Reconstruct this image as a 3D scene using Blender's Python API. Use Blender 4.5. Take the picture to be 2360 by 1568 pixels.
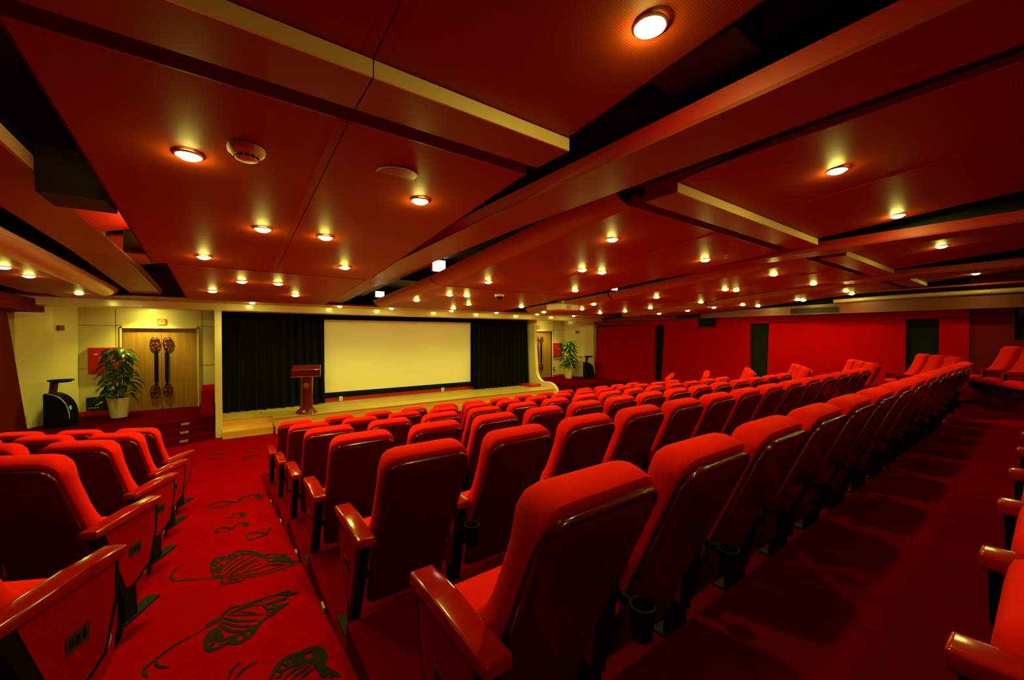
import bpy, bmesh, math, random
from mathutils import Vector, Matrix
random.seed(7)
for o in list(bpy.data.objects):
    bpy.data.objects.remove(o)
SC = bpy.context.scene
COL = SC.collection
PI = math.pi

# ------------------------------------------------------------------ camera, world, exposure
cam_d = bpy.data.cameras.new('camera'); cam = bpy.data.objects.new('camera', cam_d); COL.objects.link(cam)
cam_d.sensor_width = 36.0; cam_d.lens = 913.0/2360.0*36.0
cam_d.clip_start = 0.02; cam_d.clip_end = 100
cam.location = (0, 0, 0)
cam.rotation_euler = (math.radians(90-0.711), 0, math.radians(-36.019))
SC.camera = cam
w = bpy.data.worlds.new('world'); SC.world = w; w.use_nodes = True
w.node_tree.nodes['Background'].inputs[0].default_value = (0.0, 0.0, 0.0, 1)
w.node_tree.nodes['Background'].inputs[1].default_value = 0.0
SC.view_settings.view_transform = 'Standard'; SC.view_settings.look = 'None'
SC.view_settings.gamma = 1; SC.view_settings.use_curve_mapping = False
SC.view_settings.exposure = 0.0
try: SC.cycles.use_denoising = True
except Exception: pass
LIGHT_COL = (1.0, 0.95, 0.10)
SPOT_W = 38.0

# ------------------------------------------------------------------ materials
def mat(name, col, rough=.6, metal=0., coat=0., noise=0., nscale=20., bump=0., bscale=60., sheen=0., spec=.5, emit=None, estr=0.):
    m = bpy.data.materials.new(name); m.use_nodes = True
    nt = m.node_tree; b = nt.nodes['Principled BSDF']
    b.inputs['Base Color'].default_value = (*col, 1); b.inputs['Roughness'].default_value = rough
    b.inputs['Metallic'].default_value = metal
    b.inputs['Coat Weight'].default_value = coat; b.inputs['Coat Roughness'].default_value = .06
    b.inputs['Specular IOR Level'].default_value = spec
    if sheen: b.inputs['Sheen Weight'].default_value = sheen
    tc = nt.nodes.new('ShaderNodeTexCoord')
    if noise:
        n = nt.nodes.new('ShaderNodeTexNoise'); n.inputs['Scale'].default_value = nscale; n.inputs['Detail'].default_value = 4
        r = nt.nodes.new('ShaderNodeMapRange'); r.inputs[3].default_value = 1-noise; r.inputs[4].default_value = 1+noise
        mx = nt.nodes.new('ShaderNodeVectorMath'); mx.operation = 'SCALE'; mx.inputs[0].default_value = col
        nt.links.new(tc.outputs['Object'], n.inputs['Vector']); nt.links.new(n.outputs['Fac'], r.inputs[0])
        nt.links.new(r.outputs[0], mx.inputs['Scale']); nt.links.new(mx.outputs[0], b.inputs['Base Color'])
    if bump:
        n2 = nt.nodes.new('ShaderNodeTexNoise'); n2.inputs['Scale'].default_value = bscale; n2.inputs['Detail'].default_value = 3
        bp = nt.nodes.new('ShaderNodeBump'); bp.inputs['Strength'].default_value = bump; bp.inputs['Distance'].default_value = .01
        nt.links.new(tc.outputs['Object'], n2.inputs['Vector']); nt.links.new(n2.outputs['Fac'], bp.inputs['Height'])
        nt.links.new(bp.outputs[0], b.inputs['Normal'])
    if emit:
        b.inputs['Emission Color'].default_value = (*emit, 1); b.inputs['Emission Strength'].default_value = estr
    return m

def wood_mat(name, c1, c2, rough, axis='X', scale=1.0, planks=None):
    m = bpy.data.materials.new(name); m.use_nodes = True
    nt = m.node_tree; b = nt.nodes['Principled BSDF']; b.inputs['Roughness'].default_value = rough
    tc = nt.nodes.new('ShaderNodeTexCoord'); mp = nt.nodes.new('ShaderNodeMapping')
    mp.inputs['Scale'].default_value = {'X': (1.2, 14, 14), 'Y': (14, 1.2, 14), 'Z': (14, 14, 1.0)}[axis]
    n = nt.nodes.new('ShaderNodeTexNoise'); n.inputs['Scale'].default_value = scale; n.inputs['Detail'].default_value = 6
    cr = nt.nodes.new('ShaderNodeValToRGB')
    cr.color_ramp.elements[0].position = .3; cr.color_ramp.elements[0].color = (*c1, 1)
    cr.color_ramp.elements[1].position = .7; cr.color_ramp.elements[1].color = (*c2, 1)
    nt.links.new(tc.outputs['Object'], mp.inputs[0]); nt.links.new(mp.outputs[0], n.inputs['Vector'])
    nt.links.new(n.outputs['Fac'], cr.inputs[0])
    out = cr.outputs[0]
    if planks:
        br = nt.nodes.new('ShaderNodeTexBrick'); br.inputs['Scale'].default_value = 1.0
        br.inputs['Brick Width'].default_value = planks[0]; br.inputs['Row Height'].default_value = planks[1]
        br.inputs['Mortar Size'].default_value = .004
        br.inputs['Color1'].default_value = (1, 1, 1, 1); br.inputs['Color2'].default_value = (.8, .78, .72, 1); br.inputs['Mortar'].default_value = (.25, .2, .12, 1)
        nt.links.new(tc.outputs['Object'], br.inputs['Vector'])
        mx = nt.nodes.new('ShaderNodeMix'); mx.data_type = 'RGBA'; mx.blend_type = 'MULTIPLY'; mx.inputs[0].default_value = 1
        nt.links.new(out, mx.inputs[6]); nt.links.new(br.outputs['Color'], mx.inputs[7]); out = mx.outputs[2]
    nt.links.new(out, b.inputs['Base Color'])
    return m

def perforated_mat(name, col, hole, pitch, rough):
    m = bpy.data.materials.new(name); m.use_nodes = True
    nt = m.node_tree; b = nt.nodes['Principled BSDF']; b.inputs['Roughness'].default_value = rough; b.inputs['Specular IOR Level'].default_value = .15
    tc = nt.nodes.new('ShaderNodeTexCoord'); sp = nt.nodes.new('ShaderNodeSeparateXYZ'); nt.links.new(tc.outputs['Object'], sp.inputs[0])
    vals = []
    for k in (0, 1):
        a = nt.nodes.new('ShaderNodeMath'); a.operation = 'MULTIPLY'; a.inputs[1].default_value = 2*PI/pitch
        s = nt.nodes.new('ShaderNodeMath'); s.operation = 'SINE'
        nt.links.new(sp.outputs[k], a.inputs[0]); nt.links.new(a.outputs[0], s.inputs[0]); vals.append(s)
    ad = nt.nodes.new('ShaderNodeMath'); ad.operation = 'ADD'
    nt.links.new(vals[0].outputs[0], ad.inputs[0]); nt.links.new(vals[1].outputs[0], ad.inputs[1])
    mr = nt.nodes.new('ShaderNodeMapRange'); mr.inputs[1].default_value = .7; mr.inputs[2].default_value = 1.3
    nt.links.new(ad.outputs[0], mr.inputs[0])
    mx = nt.nodes.new('ShaderNodeMix'); mx.data_type = 'RGBA'
    mx.inputs[6].default_value = (*col, 1); mx.inputs[7].default_value = (*hole, 1)
    nt.links.new(mr.outputs[0], mx.inputs[0]); nt.links.new(mx.outputs[2], b.inputs['Base Color'])
    return m

CREAM = (.50, .33, .13)
M = dict(
    fabric=mat('red seat fabric', (.70, .009, .003), .9, noise=.12, nscale=45, bump=.15, bscale=350, spec=.04),
    shell=mat('dark mahogany veneer', (.075, .003, .002), .2, coat=.35, noise=.15, nscale=8),
    lacquer=mat('lacquered red wood', (.27, .004, .0015), .12, coat=.0, spec=.3, noise=.3, nscale=12),
    black=mat('black frame metal', (.004, .004, .003), .6, spec=.1),
    plastic=mat('black plastic', (.004, .0045, .003), .6, spec=.12),
    side=mat('red side panel carpet', (.30, .0015, .001), .9, noise=.15, nscale=80, spec=.0),
    bronze=mat('bronze plate', (.10, .07, .03), .35, metal=.8, noise=.2),
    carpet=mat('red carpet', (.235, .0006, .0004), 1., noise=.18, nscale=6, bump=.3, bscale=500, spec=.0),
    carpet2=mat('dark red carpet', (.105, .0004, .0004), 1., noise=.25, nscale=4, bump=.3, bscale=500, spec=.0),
    pattern=mat('black carpet pattern', (.012, .010, .004), .95, spec=.05),
    riser=mat('cream riser with painted light', (.95, .74, .34), .5, noise=.03, nscale=3),  # same ceiling paint as panel, lightened to stand for direct lamp light
    panel=mat('ceiling paint with painted red bounce', (.32, .036, .006), .4, spec=.12, noise=.04, nscale=3),  # same paint as riser, red seat bounce and shade put into the colour
    nosing=mat('satin tan nosing', (.42, .27, .14), .3, noise=.04, nscale=3),
    soffit=mat('dark red-brown soffit', (.13, .010, .004), .45, noise=.04, nscale=3),
    scoop=mat('cream rolled edge', (.40, .25, .09), .5, noise=.03, nscale=3),
    cream=mat('cream ceiling paint', CREAM, .5, noise=.03, nscale=3),
    creamgloss=mat('glossy cream panel', (.80, .70, .42), .22, noise=.03, nscale=2),
    perf=perforated_mat('perforated beige panel', (.36, .050, .008), (.20, .024, .004), .010, .5),
    void=mat('dark ceiling void', (.05, .006, .004), .8, noise=.2),
    redpaint=mat('red cove paint', (.45, .005, .003), .5, noise=.05),
    baffle=mat('dark baffle', (.014, .004, .002), .6, noise=.1),
    slot=mat('black slot', (.004, .006, .003), .5),
    wallred=mat('red wall fabric', (.38, .0012, .0008), .9, noise=.08, nscale=5, bump=.15, bscale=300, spec=.0),
    walldark=mat('dark red wall fabric', (.13, .002, .002), .85, noise=.08, nscale=5, spec=.1),
    wallyellow=mat('glossy cream wall panel', (.80, .72, .40), .18, noise=.03, nscale=2),
    seam=mat('dark seam', (.10, .08, .03), .6),
    blackwall=mat('black door cloth', (.006, .008, .004), .8, spec=.1),
    velvet=mat('black velvet', (.006, .007, .005), .95, noise=.3, nscale=15, spec=.05),
    screen=mat('screen cloth', (.88, .86, .76), .8, noise=.015, nscale=2, spec=.1),
    stage=wood_mat('stage planks', (.55, .36, .11), (.70, .48, .17), .4, 'X', 1.2, (1.4, .16)),
    stageface=wood_mat('stage front boards', (.74, .40, .07), (.86, .52, .12), .45, 'X', 1.0),
    oak=wood_mat('oak door', (.30, .14, .035), (.42, .21, .06), .4, 'Z', 1.3),
    podium=mat('polished red mahogany', (.13, .008, .005), .25, coat=.6, noise=.3, nscale=10),
    brass=mat('dull gold', (.28, .14, .04), .4, metal=.6),
    carved=mat('carved dark red wood', (.10, .012, .008), .4, noise=.2),
    leaf=mat('dark green leaf', (.022, .085, .008), .4, noise=.35, nscale=9),
    stem=mat('plant stem', (.06, .10, .02), .6, noise=.2),
    soil=mat('potting soil', (.03, .018, .01), .95, noise=.3),
    pot=mat('cream plastic pot', (.85, .76, .48), .4, noise=.04),
    redbox=mat('red enamel', (.55, .01, .008), .35, coat=.3, noise=.05),
    alarm=mat('dark red plastic', (.22, .012, .012), .4, noise=.05),
    white=mat('white plastic', (.80, .76, .62), .4, noise=.03),
    grey=mat('grey plastic', (.22, .21, .17), .5, noise=.05),
    glassdark=mat('dark glass', (.01, .01, .008), .08, noise=.05),
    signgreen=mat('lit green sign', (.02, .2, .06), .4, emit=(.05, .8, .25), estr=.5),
    signdark=mat('dark sign face', (.01, .03, .012), .3),
    signwhite=mat('sign arrow', (.7, .7, .6), .4),
    orange=mat('faded orange sign', (.55, .22, .05), .5, noise=.1),
    lamp=mat('lamp lens', (1, .9, .5), .4, emit=(1.0, .93, .15), estr=250.0),
    cove=mat('cove lamp lens', (1, .95, .8), .4, emit=(1.0, .92, .62), estr=9.0),
    steplamp=mat('step light lens', (.5, .42, .2), .3, metal=.5, noise=.05),
)

# ------------------------------------------------------------------ mesh helpers
def box(bm, x0, x1, y0, y1, z0, z1, mi=0):
    v = [bm.verts.new(p) for p in ((x0,y0,z0),(x1,y0,z0),(x1,y1,z0),(x0,y1,z0),(x0,y0,z1),(x1,y0,z1),(x1,y1,z1),(x0,y1,z1))]
    for f in ((0,3,2,1),(4,5,6,7),(0,1,5,4),(1,2,6,5),(2,3,7,6),(3,0,4,7)):
        bm.faces.new([v[i] for i in f]).material_index = mi
    return v
def prism(bm, pts, a, b, axis='z', mi=0):
    """polygon pts extruded from a to b along an axis; pts are in the other two axes in order"""
    def P(p, t):
        return {'z': (p[0], p[1], t), 'x': (t, p[0], p[1]), 'y': (p[0], t, p[1])}[axis]
    lo = [bm.verts.new(P(p, a)) for p in pts]; hi = [bm.verts.new(P(p, b)) for p in pts]
    n = len(pts)
    bm.faces.new(lo[::-1]).material_index = mi; bm.faces.new(hi).material_index = mi
    for i in range(n):
        bm.faces.new((lo[i], lo[(i+1) % n], hi[(i+1) % n], hi[i])).material_index = mi
def lathe(bm, prof, n=24, mi=0, cx=0, cy=0, a0=0, a1=2*PI):
    full = abs(a1-a0-2*PI) < 1e-6
    m = n if full else n+1
    rings = []
    for r, z in prof:
        if r < 1e-6: rings.append([bm.verts.new((cx, cy, z))])
        else: rings.append([bm.verts.new((cx+r*math.cos(a0+(a1-a0)*k/n), cy+r*math.sin(a0+(a1-a0)*k/n), z)) for k in range(m)])
    for A, B in zip(rings, rings[1:]):
        for k in range(n):
            k2 = (k+1) % m
            if len(A) == 1 and len(B) == 1: continue
            if len(A) == 1: f = (A[0], B[k2], B[k])
            elif len(B) == 1: f = (A[k], A[k2], B[0])
            else: f = (A[k], A[k2], B[k2], B[k])
            try: bm.faces.new(f).material_index = mi
            except ValueError: pass
def tube(bm, pts, r, n=6, mi=0, closed=False):
    pts = [Vector(p) for p in pts]; rings = []; N = len(pts)
    for i, p in enumerate(pts):
        if closed: t = pts[(i+1) % N]-pts[i-1]
        else: t = pts[min(i+1, N-1)]-pts[max(i-1, 0)]
        t.normalize()
        up = Vector((0, 0, 1)) if abs(t.z) < .9 else Vector((0, 1, 0))
        a = t.cross(up).normalized(); b = t.cross(a)
        rr = r[i] if isinstance(r, (list, tuple)) else r
        rings.append([bm.verts.new(p+rr*(math.cos(2*PI*k/n)*a+math.sin(2*PI*k/n)*b)) for k in range(n)])
    for i in range(N if closed else N-1):
        A, B = rings[i], rings[(i+1) % N]
        for k in range(n):
            bm.faces.new((A[k], A[(k+1) % n], B[(k+1) % n], B[k])).material_index = mi
    if not closed:
        bm.faces.new(rings[0][::-1]).material_index = mi; bm.faces.new(rings[-1]).material_index = mi
def bevel(bm, d, seg=2):
    bmesh.ops.bevel(bm, geom=list(bm.edges), offset=d, segments=seg, profile=.6, affect='EDGES', clamp_overlap=True)
def obj(name, bm, mats, parent=None, smooth=False, angle=None, loc=None, rz=0):
    bmesh.ops.recalc_face_normals(bm, faces=list(bm.faces))
    me = bpy.data.meshes.new(name); bm.to_mesh(me); bm.free()
    for m in (mats if isinstance(mats, (list, tuple)) else [mats]): me.materials.append(m)
    if smooth:
        me.polygons.foreach_set('use_smooth', [True]*len(me.polygons))
        if angle is not None: me.set_sharp_from_angle(angle=math.radians(angle))
    o = bpy.data.objects.new(name, me); COL.objects.link(o)
    if parent: o.parent = parent
    if loc: o.location = loc
    if rz: o.rotation_euler = (0, 0, rz)
    return o
def thing(name, label, cat, loc=(0,0,0), rz=0, group=None):
    o = bpy.data.objects.new(name, None); COL.objects.link(o); o.empty_display_size = .1
    o.location = loc; o.rotation_euler = (0, 0, rz)
    o['label'] = label; o['category'] = cat
    if group: o['group'] = group
    return o
def tag(o, label, cat, group=None):
    o['label'] = label; o['category'] = cat
    if group: o['group'] = group
    return o
def struct(name, bm, m, parent=None, smooth=False, angle=None):
    o = obj(name, bm, m, parent, smooth, angle)
    if not parent: o['kind'] = 'structure'
    return o
def NB(): return bmesh.new()
def dup(root, loc, rz, label, group=None, skip=()):
    r = root.copy(); COL.objects.link(r); r.location = loc; r.rotation_euler = (0, 0, rz)
    r['label'] = label
    if group: r['group'] = group
    for ch in list(root.children):
        if ch.name.split('.')[0] in skip: continue
        c = ch.copy(); COL.objects.link(c); c.parent = r
        for g in list(ch.children):
            d = g.copy(); COL.objects.link(d); d.parent = c
    return r
ORD = ['first','second','third','fourth','fifth','sixth','seventh','eighth','ninth','tenth','eleventh','twelfth','thirteenth','fourteenth']

# ------------------------------------------------------------------ levels of the hall
LEV = {-1: -1.03, 0: -1.20, 1: -1.37, 2: -1.53, 3: -1.69, 4: -1.85, 5: -2.01, 6: -2.17}
FLOOR = -2.20; STAGE = -1.85; PLAT = -1.78
def corner_y(k): return .63+1.07*(k-1)
def seat_y(k): return corner_y(k)+.37
TH = math.radians(27)
XMIR = 9.2
LW, RW = -3.25, 12.9

# floor: flat front part, ramps of the two aisles, stepped platforms
bm = NB()
box(bm, LW-.3, RW+.3, 6.5, 12.9, FLOOR-.25, FLOOR)
struct('floor', bm, M['carpet'])
def ramp_z(y): return -.80-.14851*(max(y, -2.9)+2.9)
def ramp(x0, x1):
    bm = NB()
    y0, y1 = -3.4, 6.52
    v = [bm.verts.new(p) for p in ((x0,y0,ramp_z(y0)),(x1,y0,ramp_z(y0)),(x1,-2.9,ramp_z(-2.9)),(x0,-2.9,ramp_z(-2.9)),(x1,y1,FLOOR+.001),(x0,y1,FLOOR+.001))]
    lo = [bm.verts.new((q.co.x, q.co.y, -2.5)) for q in v]
    bm.faces.new((v[0],v[1],v[2],v[3])); bm.faces.new((v[3],v[2],v[4],v[5]))
    for a, b in ((0,1),(1,2),(2,4),(4,5),(5,3),(3,0)): bm.faces.new((v[a],v[b],lo[b],lo[a]))
    return bm
# carpet motifs: closed-wing butterflies drawn as dark ribbons lying in the aisle carpet
def ribbon(bm, pts, wd, zf, mi=1):
    n = len(pts); prev = None
    for i, p in enumerate(pts):
        a = pts[max(i-1, 0)]; b = pts[min(i+1, n-1)]
        t = Vector((b[0]-a[0], b[1]-a[1])); t.normalize(); nn = Vector((-t.y, t.x))
        wv = wd[i] if isinstance(wd, (list, tuple)) else wd
        l = bm.verts.new((p[0]+nn.x*wv, p[1]+nn.y*wv, zf(p[0], p[1]))); r = bm.verts.new((p[0]-nn.x*wv, p[1]-nn.y*wv, zf(p[0], p[1])))
        if prev: bm.faces.new((prev[0], prev[1], r, l)).material_index = mi
        prev = (l, r)
AISLE_STROKES = '''64,-265,4091 -307,4046 -327,3962 -331,3865 -315,3776 -273,3720 -193,3665 -97,3594|194,-97,3581 -54,3578 -17,3521|108,-77,3640 -91,3797 -90,3905 -72,4000 -36,4022 12,3977 37,4017 75,4052 130,4004 184,3920 228,3809 293,3746 351,3683 406,3628|78,-63,3810 -53,3887 -24,3937 24,3921 60,3954 115,3932 175,3879 226,3775 258,3693 268,3589 246,3526|97,-72,4000 -47,3881|99,-36,4022 -18,3919|99,12,3982 24,3910|101,56,4034 66,3948|112,106,4031 109,3926|111,160,3958 163,3880|100,206,3870 209,3805|118,264,3782 262,3676|95,-93,3908 -58,3826|111,-87,3773 -62,3725|125,268,3670 332,3624 391,3526|113,268,3589 330,3534 395,3454|105,403,3631 373,3592 396,3520 412,3392 478,3467|125,320,3697 318,3536|105,366,3647 362,3489|84,395,3454 469,3363|53,-12,3506 72,3419 178,3356 288,3337 371,3351 456,3356|49,-1,3523 127,3428 236,3392 383,3401|45,20,3501 157,3494 273,3497 358,3449|45,101,3484 243,3486|64,246,3526 375,3388|102,-50,3652 -34,3759 -29,3840|63,-17,3741 23,3852 84,3928|72,-17,3658 52,3798 133,3900|71,-12,3553 68,3715 186,3842|60,4,3517 95,3643 225,3763|51,20,3501 135,3643 252,3699|41,90,3495 178,3576 248,3566|65,-64,3686 -52,3798|64,-39,3640 -31,3713|77,-27,3503 -22,3425 -1,3386 50,3360 92,3353 103,3369|43,-1,3449 72,3392|43,19,3383 30,3417|55,-94,2795 -147,2754 -220,2710 -268,2657 -291,2617 -317,2582 -320,2528 -294,2469|53,-284,2610 -278,2570 -255,2524 -221,2490|160,-89,2791 -70,2824 -41,2837 -28,2862|92,-72,2741 -88,2660 -89,2582 -75,2525 -45,2502 -11,2517 12,2515 46,2482 82,2488 116,2528 149,2606 182,2644 220,2668 260,2705 301,2732|72,-66,2650 -46,2600 -15,2570 12,2575 44,2565 81,2572 111,2598 136,2607|90,-86,2598 -66,2650|82,-75,2530 -54,2597|76,-26,2512 -19,2574|77,16,2511 12,2575|70,39,2494 32,2571|84,82,2498 77,2576|80,112,2542 103,2606|72,-68,2737 -70,2643 -46,2600|73,-56,2748 -47,2663 -30,2595|73,-40,2755 -31,2658 -15,2601|67,-32,2781 -3,2685 33,2623 85,2574|61,-24,2803 26,2708 75,2644 115,2610|63,-15,2843 35,2757 98,2691 152,2650|39,6,2853 58,2808 122,2752 186,2695|40,54,2856 145,2755|81,-28,2874 -2,2912 29,2947 70,2927|42,-16,2874 60,2903 130,2916 203,2930 266,2911 335,2895|37,-3,2861 82,2881 176,2898 278,2884|37,15,2857 105,2879 196,2836 273,2830|38,70,2934 203,2930|54,181,2824 199,2752 194,2681|102,194,2811 242,2818 290,2813 313,2834|88,203,2748 250,2742 311,2735|79,208,2692 261,2717|88,231,2801 232,2707|101,279,2897 340,2851 374,2839|86,252,2925 340,2897|43,4,2184 20,2244 42,2272 63,2273|42,32,2158 57,2202 90,2219 122,2218|130,156,2044 186,2106 219,2140 259,2153 286,2127 308,2142 346,2128 370,2083 371,2022 351,1976 361,1928 383,1885 400,1840|95,196,2058 241,2070 285,2062 321,2045 337,2005 342,1946 337,1898|85,219,2140 231,2080|98,259,2153 255,2065|126,286,2127 284,2055|99,349,2121 336,2022|122,353,1966 339,1972|67,186,2098 203,2059|119,361,1928 344,1877|86,383,1885 369,1854|61,204,2000 251,2030 301,2039|60,233,1974 272,1995 316,2017|55,262,1947 294,1968 332,1978|54,172,2029 208,2039|109,-172,6097 -145,6407 -58,6412 30,6322 115,6166 180,6368 275,6421 353,6396 392,6139 327,6078|70,-138,6096 -35,6049 43,6168 115,6143|171,-137,6054 -90,6077|54,130,6192 219,6172 320,6087|184,333,6319 362,6032|68,-1,5404 43,5419 89,5505 154,5481 182,5355 148,5292 86,5316 -1,5404|131,141,5479 161,5310|76,-95,4857 -70,4991 -13,4996 55,4874 92,5005 163,4982 188,4862 163,4805|114,-90,4864 -46,4840|42,-57,4866 9,4816 55,4860|119,156,4960 175,4819|78,157,4345 173,4497 225,4528 285,4419 315,4360 279,4326 213,4305 156,4334|54,310,4366 356,4523 330,4567|93,162,4340 196,4278'''
FLOOR_STROKES = '''189,-220,9164 -117,9143 -44,8985|133,-171,8704 -114,8808 -4,8752|162,404,9037 465,9136 573,9057|168,273,8429 310,8599 414,8574 481,8629|133,303,8407 439,8455'''

def strokes(bm, text, zf):
    for k, st in enumerate(text.split('|')):
        hw, rest = st.split(',', 1); hw = int(hw)*1.3e-4; pts = [tuple(int(q)*1e-3 for q in p.split(',')) for p in rest.split(' ')]
        P = catmull2(pts, 5); n = len(P)
        wd = [hw*(.35+.65*min(1, 4*min(i, n-1-i)/n)) for i in range(n)]
        ribbon(bm, P, wd, lambda x, y, e=.003+.00004*k: zf(x, y)+e)
def catmull2(pts, n):
    out = []
    for i in range(len(pts)-1):
        p0 = Vector(pts[max(i-1, 0)]); p1 = Vector(pts[i]); p2 = Vector(pts[i+1]); p3 = Vector(pts[min(i+2, len(pts)-1)])
        for q in range(n):
            t = q/n; out.append(.5*((2*p1)+(p2-p0)*t+(2*p0-5*p1+4*p2-p3)*t*t+(3*p1-p0-3*p2+p3)*t**3))
    out.append(Vector(pts[-1])); return out
bm = ramp(-.48, .46); strokes(bm, AISLE_STROKES, lambda x, y: ramp_z(y)); struct('floor', bm, [M['carpet'], M['pattern']])
bm = NB(); box(bm, -.47, .85, 8.0, 9.9, FLOOR-.02, FLOOR+.001); strokes(bm, FLOOR_STROKES, lambda x, y: FLOOR); struct('floor', bm, [M['carpet'], M['pattern']])
struct('floor', ramp(8.46, 9.62), [M['carpet'], M['pattern']])
XP0, XP1 = .46, 8.46
bm = NB()
for k in range(-1, 7):
    yr = seat_y(k)-.10; yf = seat_y(k+1)-.10 if k < 6 else seat_y(6)+.97
    if k == -1: yr = -3.4
    box(bm, XP0, XP1, yr, yf, -2.5, LEV[k])
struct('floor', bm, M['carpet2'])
def left_tip(k, mirror=False):
    x, y = -.325, 2.13+1.07*(k-1)
    if mirror: y -= .82
    return Vector((x, y))
def lrot(x, y): return Vector((x*math.cos(TH)+y*math.sin(TH), -x*math.sin(TH)+y*math.cos(TH)))
LDROP = -.05
def left_platforms(mirror, ks):
    bm = NB()
    for k in ks:
        tip = left_tip(k, mirror); base = tip-lrot(.285, .22)
        xs = -.475; xe = LW-.2
        def at(x, off):   # point on the row line shifted forward by off
            p = base+lrot(0, off); return (x, p.y+(p.x-x)*math.tan(TH))
        z = LEV[k]+(LDROP if not mirror else 0)
        q = [at(xs, -.12), at(xe, -.12), at(xe, .98), at(xs, .98)]
        if k == ks[0]: q[0] = (xs, -3.4); q[1] = (xe, -3.4)
        if mirror: q = [(XMIR-x-.06, y) for x, y in q]
        prism(bm, q, -2.5, z, 'z')
    return bm
struct('floor', left_platforms(False, range(0, 6)), M['carpet'])
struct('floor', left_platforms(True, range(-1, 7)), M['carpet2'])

# raised landings beside the stage with three steps each
def landing(mirror):
    bm = NB()
    for i, (y0, z) in enumerate(((10.88, PLAT), (10.70, PLAT-.14), (10.51, PLAT-.28))):
        q = [(-.16, y0), (-.16, 12.7), (LW-.1, 12.7), (LW-.1, y0-1.35)]
        if i: q = [(-.16, y0), (-.16, y0+.3), (LW-.1, y0-1.05), (LW-.1, y0-1.35)]
        if mirror: q = [(XMIR-x, y) for x, y in q]
        prism(bm, q, FLOOR-.1, z, 'z')
    return bm
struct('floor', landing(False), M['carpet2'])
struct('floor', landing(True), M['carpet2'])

# ------------------------------------------------------------------ stage
bm = NB()
box(bm, -.04, 9.22, 10.62, 12.1, FLOOR-.05, STAGE-.18, 1); box(bm, .92, 9.22, 10.18, 10.62, FLOOR-.05, STAGE-.19, 1)
box(bm, -.04, 9.22, 10.66, 12.1, STAGE-.185, STAGE-.02, 1); box(bm, .9, 9.22, 10.22, 10.66, STAGE-.195, STAGE-.02, 1)
box(bm, -.04, 9.22, 10.64, 12.1, STAGE-.02, STAGE, 0); box(bm, .88, 9.22, 10.2, 10.64, STAGE-.02, STAGE, 0)
box(bm, -.04, .88, 10.30, 10.62, FLOOR-.05, STAGE-.20, 1)
struct('floor', bm, [M['stage'], M['stageface']])
bm = NB(); box(bm, -.04, 9.22, 11.95, 12.1, STAGE, 1.5)
struct('wall_stage', bm, M['blackwall'])
bm = NB(); box(bm, 2.0, 7.0, 11.78, 11.95, STAGE, STAGE+.11)
struct('baseboard_stage', bm, M['redbox'])
# side walls of the stage with the S-shaped front edge
prof = [(11.95, FLOOR), (10.08, FLOOR)]
for i in range(0, 13):
    t = i/12; a = -PI*.02+t*PI*.62
    prof.append((10.62-.54*math.cos(a), -1.97+.32*math.sin(a)) if i else (10.06, -1.95))
for i in range(0, 11):
    t = i/10; prof.append((10.80+.40*math.sin(t*PI/2), -1.66+.45*(1-math.cos(t*PI/2))))
prof += [(11.24, -.7), (11.28, 0.), (11.30, .56), (11.95, .56)]
bm = NB(); prism(bm, prof, 9.22, 9.34, 'x'); struct('wall_stage_right', bm, M['wallyellow'])
prof2 = [(y+.42 if y < 11.9 else y, z) for y, z in prof]
bm = NB(); prism(bm, [(11.95, FLOOR), (10.52, FLOOR)]+[(10.54, -1.6), (10.6, .56), (11.95, .56)], -.16, -.04, 'x'); struct('wall_stage_left', bm, M['wallyellow'])
bm = NB(); box(bm, 8.75, 9.215, 10.9, 11.48, STAGE, STAGE+.09); tag(obj('low_platform', bm, M['redbox']), 'low red strip on the stage floor at its right end', 'platform')

# projection screen
t = thing('projection_screen', 'large blank cream projection screen between the black curtains', 'screen', (4.48, 11.74, STAGE))
bm = NB(); box(bm, -2.27, 2.30, -.012, .0, .27, 2.27); obj('screen_sheet', bm, M['screen'], t)
bm = NB()
box(bm, -2.34, 2.37, 0.0, .04, .12, 2.45); box(bm, -2.34, 2.37, -.02, .0, .12, .262)
obj('screen_border', bm, M['velvet'], t)
# curtains
def curtain(x0, x1, label, seed):
    rnd = random.Random(seed); bm = NB(); n = int((x1-x0)/.02); rows = 10
    ph = [rnd.uniform(0, 6.28) for _ in range(4)]
    grid = []
    for r in range(rows+1):
        z = STAGE+.015+(.60-STAGE-.015)*r/rows; row = []
        for i in range(n+1):
            x = x0+(x1-x0)*i/n; flare = 1-r/rows
            y = 11.62+(.035+.02*flare)*math.sin(x*34+ph[0]+.6*math.sin(x*5+ph[1]))+.02*math.sin(x*71+ph[2])-.05*flare
            xx = x+(x-(x0+x1)/2)*.045*flare
            row.append((xx, y, z+(.012*math.sin(x*17+ph[3]) if r == 0 else 0)))
        grid.append(row)
    f = [[bm.verts.new(p) for p in row] for row in grid]; b = [[bm.verts.new((p[0], p[1]+.012, p[2])) for p in row] for row in grid]
    for r in range(rows):
        for i in range(n):
            bm.faces.new((f[r][i], f[r][i+1], f[r+1][i+1], f[r+1][i])); bm.faces.new((b[r][i], b[r+1][i], b[r+1][i+1], b[r][i+1]))
    for r in range(rows):
        for i in (0, n): bm.faces.new((f[r][i], f[r+1][i], b[r+1][i], b[r][i]))
    for r in (0, rows):
        for i in range(n): bm.faces.new((f[r][i], f[r][i+1], b[r][i+1], b[r][i]))
    tag(obj('stage_curtain', bm, M['velvet'], None, True, 60), label, 'curtain')
curtain(.02, 2.14, 'pleated black velvet curtain left of the projection screen, behind the lectern', 3)
curtain(6.84, 9.12, 'pleated black velvet curtain right of the projection screen', 5)
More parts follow.
